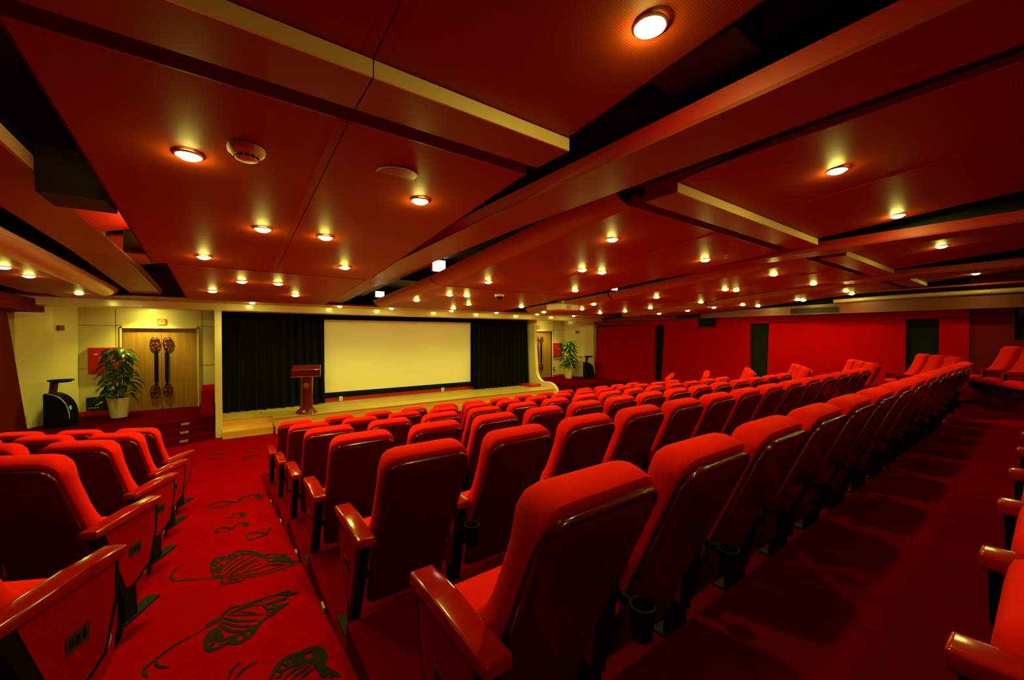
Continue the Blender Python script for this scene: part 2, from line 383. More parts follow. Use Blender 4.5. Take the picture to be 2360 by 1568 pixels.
for x, lab in ((2.62, 'small cream socket box under the left part of the screen'), (5.73, 'small cream socket box under the right part of the screen')):
    t = thing('socket_box', lab, 'socket', (x, 11.72, STAGE+.02), 0, 'socket boxes below the screen')
    bm = NB(); box(bm, -.045, .045, -.025, .03, 0, .12); bevel(bm, .006); obj('box', bm, M['white'], t)
    bm = NB(); box(bm, -.02, .02, -.028, -.0255, .04, .08); obj('socket_face', bm, M['grey'], t)

# lectern
t = thing('lectern', 'polished dark red wooden lectern with a round emblem at the left of the stage', 'lectern', (1.58, 10.47, STAGE), math.radians(-12))
bm = NB(); lathe(bm, [(0,0),(.225,0),(.235,.02),(.225,.05),(.205,.06),(.19,.085),(.16,.10),(0,.10)], 32); obj('base', bm, M['podium'], t, True, 40)
bm = NB(); lathe(bm, [(0,.095),(.15,.095),(.14,.14),(.135,.5),(.14,.84),(.15,.88),(0,.88)], 32); obj('column', bm, M['podium'], t, True, 40)
bm = NB(); lathe(bm, [(0,0),(.062,0),(.066,.006),(.055,.008),(.05,.004),(.018,.005),(0,.008)], 24)
bmesh.ops.rotate(bm, verts=bm.verts, cent=(0,0,0), matrix=Matrix.Rotation(math.radians(90), 3, 'X'))
bmesh.ops.translate(bm, verts=bm.verts, vec=(0, -.136, .66)); e = obj('emblem', bm, M['brass'], t, True, 40); e['label'] = 'dull gold round emblem'
bm = NB(); prism(bm, [(-.24,.88),(.22,.88),(.24,.93),(.24,1.13),(-.22,1.06),(-.26,1.05)], -.30, .30, 'x'); bevel(bm, .012, 2); obj('desk_top', bm, M['podium'], t)
bm = NB(); box(bm, -.31, .31, -.265, -.245, .875, .893); obj('desk_trim', bm, M['brass'], t)

# ------------------------------------------------------------------ walls
bm = NB(); box(bm, LW-.3, LW, -3.6, 12.9, -2.5, 1.7); struct('wall_left', bm, M['walldark'])
bm = NB(); box(bm, LW-.3, RW+.5, -3.9, -3.5, -2.5, 1.7); struct('wall_back', bm, M['walldark'])
bm = NB(); box(bm, RW+.02, RW+.4, -3.6, 12.9, -2.5, 1.7); struct('wall_right', bm, M['blackwall'])
# front walls of the two alcoves
for mirror in (False, True):
    mx = (lambda x: XMIR-x) if mirror else (lambda x: x)
    a, b = sorted((mx(-.04), mx(LW-.1)))
    bm = NB(); d0, d1 = (sorted((mx(-1.89), mx(-.545))) if not mirror else (9.93, 11.26))
    box(bm, a, d0, 12.6, 12.9, -2.4, 1.5); box(bm, d1, b, 12.6, 12.9, -2.4, 1.5); box(bm, d0, d1, 12.6, 12.9, .16, 1.5)
    box(bm, d0, d1, 12.82, 12.9, -2.4, .16)
    # shallow panel seams
    for x0, x1, z in ((a, d0, .22), (d1, b, .22), (a, d0, -.75), (d1, b, -.75)): box(bm, x0, x1, 12.596, 12.602, z-.004, z+.004, 1)
    for x in (d0-.10, d1+.10): box(bm, x-.004, x+.004, 12.596, 12.602, PLAT, 1.4, 1)
    struct('wall_alcove_'+('right' if mirror else 'left'), bm, [M['wallyellow'], M['seam']])
    # canted pier and the return wall next to the red cloth
    bm = NB()
    q = [(-2.58, 12.62), (-2.80, 11.95), (-3.12, 11.30), (LW-.05, 11.30), (LW-.05, 12.62)] if not mirror else [(11.96, 12.62), (12.42, 11.80), (12.72, 11.60), (RW+.05, 11.60), (RW+.05, 12.62)]
    prism(bm, q, PLAT-.1, 1.5, 'z')
    p0, p1 = Vector(q[0]), Vector(q[1]); n = Vector((-(p1-p0).y, (p1-p0).x)).normalized()
    if n.y > 0: n = -n
    struct('wall_pier_'+('right' if mirror else 'left'), bm, M['wallyellow'])
    bm = NB()
    box(bm, *sorted((mx(-.17), d1 if not mirror else d0)), 12.585, 12.6, PLAT, PLAT+.07); box(bm, *(sorted((mx(-2.6), d0)) if not mirror else (d1, 11.96)), 12.585, 12.6, PLAT, PLAT+.09)
    struct('baseboard_alcove_'+('right' if mirror else 'left'), bm, M['redbox'])
    # double door with carved pulls
    idx = 2 if mirror else 1
    bm = NB()
    for (x0, x1, z0, z1) in ((d0-.035, d0, PLAT, .195), (d1, d1+.035, PLAT, .195), (d0-.035, d1+.035, .16, .195)): box(bm, x0, x1, 12.575, 12.72, z0, z1)
    dr = struct('door_%d' % idx, bm, M['creamgloss'])
    mid = (d0+d1)/2
    for s, (x0, x1) in ((-1, (d0, mid-.004)), (1, (mid+.004, d1))):
        bm = NB(); box(bm, x0, x1, 12.66, 12.72, PLAT, .16); lf = obj('door_leaf', bm, M['oak'], dr)
        hx = mid+s*.115; bm = NB(); hy = 12.625
        def loop(cx, cz, rx, rz, n=20): tube(bm, [(cx+rx*math.cos(2*PI*k/n), hy, cz+rz*math.sin(2*PI*k/n)) for k in range(n)], .012, 6, 0, True)
        for cz in (-.20, -1.34):
            loop(hx, cz, .085, .15); loop(hx+.035, cz+.05, .045, .055); loop(hx-.035, cz-.05, .045, .055); loop(hx+.01*s, cz, .03, .10)
            loop(hx-.02*s, cz+(-.12 if cz > -.7 else .12), .03, .05)
            for q in range(5): box(bm, hx-.08+.01*q, hx-.03+.02*q, hy-.006, hy+.012, cz-.09+.045*q, cz-.08+.045*q)
            for yy in (cz+.06, cz-.06): box(bm, hx-.012, hx+.012, hy, 12.662, yy-.012, yy+.012)
        pu = obj('door_pull', bm, M['carved'], lf, True, 50); pu['label'] = 'carved dark red door pull'
        bm = NB(); tube(bm, [(hx-.02*s, hy, -.42-.70*q/6) for q in range(7)], .034, 8); tube(bm, [(hx-.02*s, hy, -.32-.90*q/6) for q in range(7)], .016, 8); g = obj('grip', bm, M['plastic'], lf, True, 50)
# left red wall panel with slanted end, seen at the picture edge
bm = NB(); prism(bm, [(-3.4, -2.4), (11.55, -2.4), (11.35, -1.78), (10.55, .43), (-3.4, .43)], LW, LW+.25, 'x'); struct('wall_left', bm, M['walldark'])
bm = NB(); box(bm, LW, LW+.5, -3.4, 11.3, .43, .66); struct('trim_1', bm, M['walldark'])
# right wall: red cloth panels with slanted ends between black doorways
XR = RW-.14
def rpanel(pts): 
    bm = NB(); prism(bm, pts, XR, RW+.02, 'x'); return bm
panels = [[(11.6, -2.4), (8.66, -2.4), (8.66, .345), (11.6, .345)],
          [(8.42, -2.4), (5.42, -2.4), (5.42, .345), (8.27, .345)],
          [(4.98, -2.4), (2.06, -2.4), (2.06, .37), (4.90, .37)],
          [(1.53, -2.4), (1.09, -2.4), (1.09, .39), (1.53, .39)]]
panels[0] = [(11.6, -2.4), (8.66, -2.4), (8.66, .345), (11.35, .43), (11.6, -1.8)]
for p in panels: struct('wall_right', rpanel(p), M['wallred'])
bm = NB(); prism(bm, [(11.5, .345), (4.9, .345), (1.09, .37), (1.09, .60), (11.4, .60)], XR, RW+.02, 'x'); struct('wall_right', bm, M['wallred'])
for y0, y1, z in ((8.24, 8.68, .345), (4.88, 5.44, .345), (1.52, 2.08, .372)):
    bm = NB(); box(bm, XR-.035, XR, y0, y1, z, z+.02); struct('trim_2', bm, M['wallred'])
for y0, z1 in ((8.66, .25), (5.42, .25)):
    bm = NB(); prism(bm, [(y0, -2.4), (y0+.20, -2.4), (y0+.03, z1), (y0, z1)], XR-.05, XR-.002, 'x'); struct('trim_10', bm, M['wallred'])
for i, (y0, y1) in enumerate(((8.40, 8.68), (4.95, 5.44), (1.52, 2.08))):
    bm = NB(); box(bm, RW-.05, RW+.02, y0, y1, PLAT-.4, .36); struct('door_%d' % (i+3), bm, M['blackwall'])
bm = NB(); box(bm, RW-.10, RW+.02, .50, 1.09, -2.4, 1.3); box(bm, RW-.10, RW+.02, -3.5, .50, -2.4, -.10); box(bm, RW-.10, RW+.02, -3.5, .50, .85, 1.4)
struct('wall_right_rear', bm, M['walldark'])
bm = NB(); box(bm, RW-.02, RW+.01, -3.4, .50, -.10, .85); wn = struct('window_1', bm, M['glassdark'])
bm = NB()
for y in (-3.4, -1.9, -.6, .46): box(bm, RW-.07, RW-.02, y, y+.04, -.10, .85)
box(bm, RW-.07, RW-.02, -3.4, .5, -.10, -.06); box(bm, RW-.07, RW-.02, -3.4, .5, .81, .85); obj('window_frame', bm, M['black'], wn)
# boxed soffit along the right wall, with a glossy cream nosing
bm = NB(); prism(bm, [(11.3, .54), (-1.5, .54), (-1.5, .84), (2.0, .82), (6.0, .74), (11.3, .66)], 12.42, RW, 'x'); struct('trim_3', bm, M['soffit'])
bm = NB()
tube(bm, [(12.38, y, (.84 if y < 2 else .84-.02*(y-2))+.03) for y in [-1.5+q*.8 for q in range(7)]], .05, 12); struct('trim_4', bm, M['nosing'], None, True, 50)
bm = NB(); box(bm, 12.21, RW, -3.4, 9.9, 1.0, 1.03); struct('ceiling', bm, M['panel'])
# ceiling void above everything
bm = NB(); box(bm, LW-.3, RW+.4, -3.9, 12.9, 1.7, 1.9); struct('ceiling', bm, M['void'])

# ------------------------------------------------------------------ sloping ceiling panels
def pz(y):      # underside of the sloping panels by distance
    if y < 1.86: return 1.125-.087*(y-1.65)
    if y < 5.47: return 1.045-.087*(y-2.05)
    return .744-.060*(y-5.5)
def slab(bm, x0, x1, y0, y1, th=.02, mi=0, f=pz):
    e = 1e-4
    v = [bm.verts.new(p) for p in ((x0,y0,f(y0+e)),(x1,y0,f(y0+e)),(x1,y1,f(y1-e)),(x0,y1,f(y1-e)),(x0,y0,f(y0+e)+th),(x1,y0,f(y0+e)+th),(x1,y1,f(y1-e)+th),(x0,y1,f(y1-e)+th))]
    for q in ((0,3,2,1),(4,5,6,7),(0,1,5,4),(1,2,6,5),(2,3,7,6),(3,0,4,7)): bm.faces.new([v[i] for i in q]).material_index = mi
def scoop(bm, x, s, y0, y1, f=pz, rx=.22, rz=.13, mi=0, n=8, th=.014):
    """rolled-up edge of a panel: quarter curve from (x, f) out to x+s*rx and up by rz"""
    e = 1e-4; A = []; B = []
    for i in range(n+1):
        a = PI/2*i/n; px = x+s*rx*math.sin(a); dz = rz*(1-math.cos(a))
        nx, nz = -s*math.sin(a)*th, math.cos(a)*th
        A.append([bm.verts.new((px, y, f(y+dy)+dz)) for y, dy in ((y0, e), (y1, -e))]); B.append([bm.verts.new((px+nx, y, f(y+dy)+dz+nz)) for y, dy in ((y0, e), (y1, -e))])
    for i in range(n):
        bm.faces.new((A[i][0], A[i+1][0], A[i+1][1], A[i][1])).material_index = mi; bm.faces.new((B[i][0], B[i][1], B[i+1][1], B[i+1][0])).material_index = mi
        for k in (0, 1): bm.faces.new((A[i][k], B[i][k], B[i+1][k], A[i+1][k])).material_index = mi
    for i in (0, n): bm.faces.new((A[i][0], A[i][1], B[i][1], B[i][0])).material_index = mi
BAYS = {'B': (-.60, 1.60), 'C': (2.70, 5.60), 'D': (6.66, 9.27), 'E': (10.55, 12.20)}
Y3 = 8.25
for n, (x0, x1) in BAYS.items():
    xm = (x0+x1)/2
    bm = NB()
    for a, b in ((x0, xm-.002), (xm+.002, x1)):
        slab(bm, a, b, -3.45, 1.65); slab(bm, a, b, 2.05, 5.46)
    xa = x0+.12 if n == 'B' else x0
    slab(bm, xa, x1-.03, 5.5, Y3)
    # plain raised borders along the centre joint
    for a, b in ((xm-.05, xm-.003), (xm+.003, xm+.05)):
        slab(bm, a, b, -3.45, 1.65, -.002, 3); slab(bm, a, b, 2.06, 5.46, -.002, 3)
    # folded edges of the second run: riser towards the camera
    for a, b in ((x0, xm-.002), (xm+.002, x1)): box(bm, a, b, 2.04, 2.055, pz(2.05), pz(2.05)+.10, 3)
    if n != 'B':
        for y0, y1 in ((2.05, 5.46), (5.5, Y3)): scoop(bm, x0, -1, y0, y1, mi=1)
        box(bm, x0, x0+.012, -3.45, 1.65, pz(1.65)+.02, pz(1.65)+.1, 1)
    else:
        for xs in (x0, x1-.012):
            for y0, y1 in ((-3.45, 1.65), (2.05, 5.46)): 
                slab(bm, xs, xs+.012, y0, y1, .16, 2)
        for xs in (xa, x1-.042): slab(bm, xs, xs+.012, 5.5, Y3, .14, 2)
    struct('ceiling', bm, [M['perf'], M['panel'] if n == 'B' else M['scoop'], M['baffle'], M['panel']], None, True, 35)
    # boxed drop beam between the first and second run of panels
    bm = NB()
    xr = x1
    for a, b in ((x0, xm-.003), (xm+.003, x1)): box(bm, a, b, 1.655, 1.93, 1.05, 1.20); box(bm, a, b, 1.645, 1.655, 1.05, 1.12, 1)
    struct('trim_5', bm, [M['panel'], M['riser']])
# narrow bay at the far left
fa = lambda y: .80-.018*(y-4)
bm = NB(); slab(bm, -2.5, -1.72, -3.45, 9.9, .02, 0, fa); scoop(bm, -1.72, 1, -3.45, 9.9, fa, .2, .14, 1); scoop(bm, -2.5, -1, -3.45, 9.9, fa, .25, .16, 1)
struct('ceiling', bm, [M['perf'], M['creamgloss']], None, True, 35)
# level soffits in the troughs between bays
def sz(y):
    P = [(-3.5, 1.03), (3, 1.02), (6.5, .945), (10.85, .72)]
    for (a, za), (b, zb) in zip(P, P[1:]):
        if y <= b: return za+(zb-za)*max(0, (y-a))/(b-a)
    return P[-1][1]
def soffit(x0, x1, redside, goldside, ys=(-3.45, 2.0, 3, 5, 6.5, 8, 9.4, 10.85)):
    bm = NB()
    for y0, y1 in zip(ys, ys[1:]):
        slab(bm, x0, x1, y0+.001, y1-.001, .02, 0, sz)
        xs = x0 if redside < 0 else x1-.012
        slab(bm, xs, xs+.012, y0+.001, y1-.001, .09, 1, lambda y: sz(y)+.0205)
        xk = x1-.012 if redside < 0 else x0
        slab(bm, xk, xk+.012, y0+.001, y1-.001, .40, 2, lambda y: sz(y)+.0205)
        if redside < 0: slab(bm, x1+.02, x1+.42, y0+.001, y1-.001, .01, 2, lambda y: sz(y)+.16)
    return bm
struct('trim_6', soffit(1.86, 2.28, -1, 0), [M['panel'], M['redpaint'], M['slot']])
struct('trim_6', soffit(-1.37, -.95, 1, 0), [M['panel'], M['cream'], M['slot']])
struct('trim_6', soffit(5.86, 6.22, -1, 0), [M['panel'], M['redpaint'], M['slot']])
struct('trim_6', soffit(9.53, 10.10, -1, 0), [M['panel'], M['redpaint'], M['slot']])
# cross baffles in the troughs
for x0, x1, y0, y1 in ((1.62, 1.855, .75, 1.15), (-.945, -.63, 3.75, 4.1), (-.80, -.52, 5.44, 5.56), (5.62, 5.85, 1.7, 2.0), (9.29, 9.52, 1.7, 2.0)):
    zz = pz(y0); bm = NB(); box(bm, x0, x1, y0, y1, zz+(.08 if y0 > 5 else 0), zz+.3); struct('trim_7', bm, M['baffle'])
# red painted linings of the troughs, sloping up from the soffit edge
bm = NB()
for x0, x1, ya, yb in ((-.945, -.56, 4.12, 5.40), (-.945, -.50, 5.62, 7.6)):
    prism(bm, [(x0, .99), (x1, 1.10), (x1, 1.12), (x0, 1.01)], ya, yb, 'y')
for x0, x1, ya, yb in ((1.60, 1.855, 5.0, 8.2), (2.29, 2.60, 5.5, 8.0)):
    prism(bm, [(x0, 1.10), (x1, 1.06), (x1, 1.08), (x0, 1.12)], ya, yb, 'y')
struct('trim_8', bm, M['redpaint'])
# long beam in front of the stage
bm = NB()
prism(bm, [(10.86, .55), (11.06, .53), (11.06, .80), (10.90, .80), (10.86, .70)], LW, 12.5, 'x'); bevel(bm, .012, 2)
struct('trim_9', bm, M['wallyellow'])
bm = NB()
for x0, x1 in ((LW, -.05), (9.3, RW)): box(bm, x0, x1, 11.06, 12.9, .64, .70)
box(bm, -.05, 9.3, 11.06, 12.1, .80, .84)
struct('ceiling', bm, M['cream'])
bm = NB(); box(bm, LW, RW, 8.4, 10.0, 1.20, 1.24); struct('ceiling', bm, M['baffle'])
bm = NB(); box(bm, -2.4, 12.3, 10.0, 10.89, .70, .73); struct('ceiling', bm, M['cream'])

# cove lamps at the ends of the rolled edges
def cove_lamp(x, y, z, label, sx=.19, sz_=.15):
    t = thing('cove_lamp', label, 'lamp', (x, y, z), 0, 'white box lamps in the ceiling coves')
    bm = NB(); box(bm, -sx/2, sx/2, -.012, .0, 0, sz_); obj('lens', bm, M['cove'], t)
    bm = NB(); box(bm, -sx/2-.01, sx/2+.01, .001, .06, -.01, sz_+.01); obj('housing', bm, M['white'], t)
cove_lamp(2.57, 5.36, .945, 'bright white box lamp at the end of the long rolled ceiling edge, above the screen')
cove_lamp(2.57, 8.1, .78, 'smaller white box lamp in the farther ceiling cove left of centre', .16, .10)
cove_lamp(6.50, 5.36, .93, 'small white lamp in the rolled ceiling edge over the right seats', .16, .06)
def area(name, loc, rot, sx, sy, pw, col):
    l = bpy.data.lights.new(name, 'AREA'); l.shape = 'RECTANGLE'; l.size = sx; l.size_y = sy; l.energy = pw; l.color = col
    o = bpy.data.objects.new(name, l); COL.objects.link(o); o.location = loc; o.rotation_euler = rot; return o

# ------------------------------------------------------------------ downlights
BAYNAME = {'A': 'far left ceiling bay', 'B': 'bay over the left aisle', 'C': 'second bay from the left aisle',
           'D': 'third bay from the left aisle', 'E': 'bay nearest the right wall'}
def build_downlight():
    t = thing('downlight', '', 'light', (0, 0, 0))
    bm = NB(); prof = [(.052, .004), (.052, -.004), (.058, -.008), (.064, -.005), (.066, .002)]
    lathe(bm, prof, 24); obj('trim_ring', bm, M['white'], t, True, 40)
    bm = NB(); lathe(bm, [(.051, .001), (.048, -.010), (.038, -.020), (.020, -.026), (0, -.028)], 20); obj('lens', bm, M['lamp'], t, True)
    l = bpy.data.lights.new('downlight_beam', 'SPOT'); l.energy = SPOT_W; l.color = LIGHT_COL
    l.spot_size = math.radians(128); l.spot_blend = .75; l.shadow_soft_size = .045
    o = bpy.data.objects.new('downlight_beam', l); COL.objects.link(o); o.parent = t; o.location = (0, 0, -.05)
    return t
DL = build_downlight(); used = [False]
def downlight(x, y, z, label, power=None, tilt=0):
    if not used[0]:
        used[0] = True; DL.location = (x, y, z); DL['label'] = label; DL['group'] = 'recessed downlights'; d = DL
    else: d = dup(DL, (x, y, z), 0, label, 'recessed downlights')
    d.rotation_euler = (tilt, 0, 0)
    if power:
        for c in d.children:
            if c.type == 'LIGHT': c.data = c.data.copy(); c.data.energy = power
    return d
ROWN = ['nearest line of lights', 'second line of lights', 'third line of lights', 'fourth line of lights', 'fifth line of lights', 'sixth line of lights', 'farthest line of lights']
LP = {
 'B': [[(1.33,.93)], [(-.148,2.787),(1.165,2.745)], [(.266,3.895),(.746,3.887)], [(-.157,5.03),(1.147,4.91)], [(.19,6.23),(.60,6.21)], [(-.13,7.2),(.93,7.17)], []],
 'C': [[(3.57,.94),(5.4,.94)], [(3.237,2.70),(5.095,2.715)], [(3.951,3.81),(4.338,3.80)], [(3.17,4.96),(5.0,4.99)], [(3.159,6.18),(3.487,6.16)], [(2.9,7.0),(4.105,7.17),(5.45,7.13)], [(4.127,7.89)]],
 'D': [[(7.764,.92)], [(7.217,2.71),(9.133,2.75)], [(7.909,3.81),(8.266,3.77)], [(7.316,4.93),(9.2,5.0)], [(6.78,6.18),(8.9,6.17)], [(7.236,6.98),(8.9,6.97)], [(6.75,7.87),(8.513,7.52)]],
 'E': [[(11.7,.93)], [(11.21,2.77),(11.95,2.85)], [(11.636,3.83),(11.95,3.81)], [(10.7,5.45),(11.07,4.88),(11.9,4.85)], [(10.7,6.2)], [(10.6,7.05)], []],
}
for bay, rows in LP.items():
    for r, pts in enumerate(rows):
        for i, (x, y) in enumerate(pts):
            pos = 'single' if len(pts) == 1 else (['left', 'right'] if len(pts) == 2 else ['left', 'middle', 'right'])[i]
            downlight(x, y, pz(y)-.001, '%s downlight on the %s, %s' % (pos, ROWN[r], BAYNAME[bay]), 26 if bay == 'E' else None)
for i, y in enumerate((5.84, 6.8, 7.5, 9.6)):
    downlight(-1.95, y, fa(y)-.001, 'small round yellow downlight, %s from the camera in the far left ceiling bay' % ORD[i], 26)
downlight(-1.4, 12.2, .638, 'small round yellow downlight over the double door on the left', 95)
downlight(10.56, 12.0, .638, 'small round yellow downlight over the double door on the right', 110)
for i, x in enumerate((.50, 2.28, 3.55, 5.3, 6.85, 8.5, 10.2)):
    downlight(x, 10.25, .699, 'small round yellow downlight just before the long cream beam, %s from the left' % ORD[i], 62)
# unseen lights added behind the camera to light the rear seats
for i, x in enumerate((.5, 4.2, 8.0)):
    downlight(x, -1.0, pz(-1.0)-.001, 'added unseen downlight for the rear seats behind the camera, %s from the left' % ORD[i], 35)

# ------------------------------------------------------------------ seats
def catmull(pts, n):
    out = []
    for i in range(len(pts)-1):
        p0 = Vector(pts[max(i-1, 0)]); p1 = Vector(pts[i]); p2 = Vector(pts[i+1]); p3 = Vector(pts[min(i+2, len(pts)-1)])
        for q in range(n):
            t = q/n
            out.append(.5*((2*p1)+(p2-p0)*t+(2*p0-5*p1+4*p2-p3)*t*t+(3*p1-p0-3*p2+p3)*t**3))
    out.append(Vector(pts[-1])); return out
class Curve:
    def __init__(s, pts):
        s.p = catmull(pts, 10); s.l = [0]
        for a, b in zip(s.p, s.p[1:]): s.l.append(s.l[-1]+(b-a).length)
    def at(s, l):
        l = max(min(l, s.l[-1]), 0); i = 0
        while i < len(s.l)-2 and s.l[i+1] < l: i += 1
        f = (l-s.l[i])/max(1e-9, s.l[i+1]-s.l[i]); p = s.p[i].lerp(s.p[i+1], f); t = (s.p[i+1]-s.p[i]).normalized()
        return p, Vector((t.y, -t.x))     # normal towards +y for an upward curve
    def l_of_z(s, z):
        for i in range(len(s.p)-1):
            if s.p[i].y <= z <= s.p[i+1].y: return s.l[i]+(z-s.p[i].y)/(s.p[i+1].y-s.p[i].y)*(s.l[i+1]-s.l[i])
        return s.l[-1]
def pillow(bm, cv, L0, L1, w, rt, rb, front, rear, nx=16, ns=20, px=5, ps=8, ex=.42, off=0., xb=0.):
    F = []; B = []
    for i in range(ns+1):
        s = .5-.5*math.cos(PI*i/ns); fr, br = [], []
        for j in range(nx+1):
            a = math.sin(PI/2*(2*j/nx-1))
            def cr(r):
                if r <= 0: return 0
                t = max(0, (abs(a)*w-(w-r))/r); return r*(1-math.sqrt(max(0, 1-t*t)))
            l = L0+cr(rb)+(L1-cr(rt)-L0-cr(rb))*s
            e = (max(0, 1-abs(a)**px)*max(0, 1-abs(2*s-1)**ps))**ex
            p, n = cv.at(l); T = front(s) if callable(front) else front
            ww = w*(1+(xb*e if 0 else 0))
            q = p+n*(off+T*e); k = p+n*(off-rear*e)
            vf = bm.verts.new((a*w, q.x, q.y)); edge = i in (0, ns) or j in (0, nx)
            fr.append(vf); br.append(vf if edge else bm.verts.new((a*w, k.x, k.y)))
        F.append(fr); B.append(br)
    for i in range(ns):
        for j in range(nx):
            bm.faces.new((F[i][j], F[i][j+1], F[i+1][j+1], F[i+1][j]))
            q = (B[i][j], B[i+1][j], B[i+1][j+1], B[i][j+1])
            if len(set(q)) == 4:
                try: bm.faces.new(q)
                except ValueError: pass
BACK = Curve([(-.01, .16), (-.05, .30), (-.125, .48), (-.205, .66), (-.275, .82), (-.335, .95), (-.365, 1.01), (-.385, 1.07)])
def rbox(bm, x0, x1, y0, y1, z0, z1, b, seg=3):
    t = bmesh.new(); box(t, x0, x1, y0, y1, z0, z1); bevel(t, b, seg)
    me = bpy.data.meshes.new('tmp'); t.to_mesh(me); t.free(); bm.from_mesh(me); bpy.data.meshes.remove(me)
def arm_set(root, x, side, y_rear=-.24):
    """armrest, side frame, infill panel, leg and cup holder at local x; side = outward direction"""
    bm = NB()
    tmp = bmesh.new(); prism(tmp, [(y_rear, .565), (.222, .562), (.222, .607), (.05, .612), (y_rear, .606)], x-.040, x+.040, 'x'); bevel(tmp, .010, 3)
    me = bpy.data.meshes.new('tmp'); tmp.to_mesh(me); tmp.free(); bm.from_mesh(me); bpy.data.meshes.remove(me)
    obj('armrest', bm, M['lacquer'], root, True, 40)
    rear = y_rear+.015
    outline = [(rear, .57), (.205, .57), (.200, .42), (.145, .24), (.02, .17), (-.06, .17)]
    bm = NB(); prism(bm, outline, x-.022, x+.022, 'x')
    prism(bm, [(-.045, .18), (.035, .18), (.045, .0), (-.045, .0)], x-.021, x+.021, 'x')
    prism(bm, [(-.06, .012), (.20, .012), (.20, 0), (-.06, 0)], x-.035, x+.035, 'x')
    fr = obj('side_frame', bm, M['black'], root)
    inner = [(rear+.06, .555), (.180, .555), (.176, .425), (.128, .255), (.015, .195), (-.035, .195)]
    bm = NB(); prism(bm, inner, x-.026, x+.026, 'x'); pn = obj('side_panel', bm, M['side'], fr)
    bm = NB(); cx = x+side*.027; box(bm, cx-.002, cx+.002, -.02, .065, .355, .415)
    for q in range(3): box(bm, cx+side*.002-.001, cx+side*.002+.001, -.009+.024*q, .006+.024*q, .37, .40, 1)
    pl = obj('number_plate', bm, [M['bronze'], M['black']], fr); pl['label'] = 'small bronze plate'
def cup_holder(root, x):
    bm = NB()
    lathe(bm, [(0, .41), (.032, .41), (.038, .50), (.042, .505), (.042, .515), (.034, .515), (.029, .415), (0, .415)], 16, 0, x, -.235)
    box(bm, x-.008, x+.008, -.20, -.14, .485, .51)
    obj('cup_holder', bm, M['plastic'], root, True, 40)
def build_seat(side):
    t = thing('auditorium_seat', '', 'seat')
    bm = NB(); pillow(bm, BACK, 0, BACK.l_of_z(.958), .208, .06, .05, .006, .022, 16, 20, 14, 20, .5, -.006)
    Lt = BACK.l_of_z(.955); rim = []
    for q in range(41):
        u = q/40; W = .203; r = .06; side_len = .42
        tot = 2*side_len+2*(W-r)+PI*r; d = u*tot
        if d < side_len: x, l = -W, Lt-r-side_len+d
        elif d < side_len+PI*r/2: a = (d-side_len)/r; x, l = -W+r-r*math.cos(a), Lt-r+r*math.sin(a)
        elif d < side_len+PI*r/2+2*(W-r): x, l = -W+r+(d-side_len-PI*r/2), Lt
        elif d < side_len+PI*r+2*(W-r): a = (d-side_len-PI*r/2-2*(W-r))/r; x, l = W-r+r*math.sin(a), Lt-r+r*math.cos(a)
        else: x, l = W, Lt-r-(d-side_len-PI*r-2*(W-r))
        p, n = BACK.at(l); p = p-n*.018; rim.append((x, p.x, p.y))
    tube(bm, rim, [.004+.006*min(1, 6*min(q, 40-q)/40) for q in range(41)], 8)
    obj('back_shell', bm, M['shell'], t, True, 60)
    bm = NB()
    L0, L1 = BACK.l_of_z(.40), BACK.l_of_z(.980)
    pillow(bm, BACK, L0, L1, .216, .075, .03, lambda s: .105+.085*math.exp(-(s/.22)**2)+.022*math.exp(-((s-.90)/.12)**2), .004, 18, 26, 9, 11, .42, .008)
    obj('back_cushion', bm, M['fabric'], t, True, 70)
    # seat cushion: a fat pad with a waterfall front edge
    bm = NB(); cv = Curve([(.245, .385), (.205, .405), (.12, .395), (.02, .385), (-.09, .38)])
    pillow(bm, cv, 0, cv.l[-1], .232, .03, .05, .095, .03, 16, 18, 8, 9, .42)
    obj('seat_cushion', bm, M['fabric'], t, True, 70)
    bm = NB(); prism(bm, [(-.05, .37), (.21, .37), (.18, .31), (-.02, .29)], -.215, .215, 'x'); bevel(bm, .015, 2); obj('seat_pan', bm, M['plastic'], t)
    arm_set(t, side*.268, side, -.15); cup_holder(t, side*.272)
    return t
ROWC = {0: 'row at the right edge beside the camera', 1: 'nearest row', 2: 'second row', 3: 'third row', 4: 'fourth row', 5: 'fifth row', 6: 'front row by the stage'}
seatC = build_seat(-1)                    # arm on the left, as in the centre block
seatL = build_seat(1)                     # arm on the right, as in the left block
endarm = thing('auditorium_seat', '', 'seat')    # holders whose parts are copied to row ends
arm_set(endarm, .262, 1)
endarm_left = thing('auditorium_seat', '', 'seat'); arm_set(endarm_left, -.262, -1)
firstC = [True]; firstL = [True]
X0 = .78; PITCH = .56
def place(proto, flag, loc, rz, label, group, skip=()):
    if flag[0]:
        flag[0] = False; s = proto; s.location = loc; s.rotation_euler = (0, 0, rz); s['label'] = label; s['group'] = group
    else: s = dup(proto, loc, rz, label, group, skip)
    return s
ends = []; left_ends = []
for k in range(6, 0, -1):
    for i in [*range(1, 14), 0]:
        lab = 'red seat in the centre block, %s, %s from the left aisle' % (ROWC[k], ORD[i])
        if i == 13: lab = 'red seat in the centre block, %s, last by the right aisle' % ROWC[k]
        s = place(seatC, firstC, (X0+PITCH*i, seat_y(k), LEV[k]), 0, lab, 'centre block seats', () if i else ('cup_holder', 'armrest', 'side_frame'))
        if i == 13: ends.append(s)
        if i == 0: left_ends.append(s)
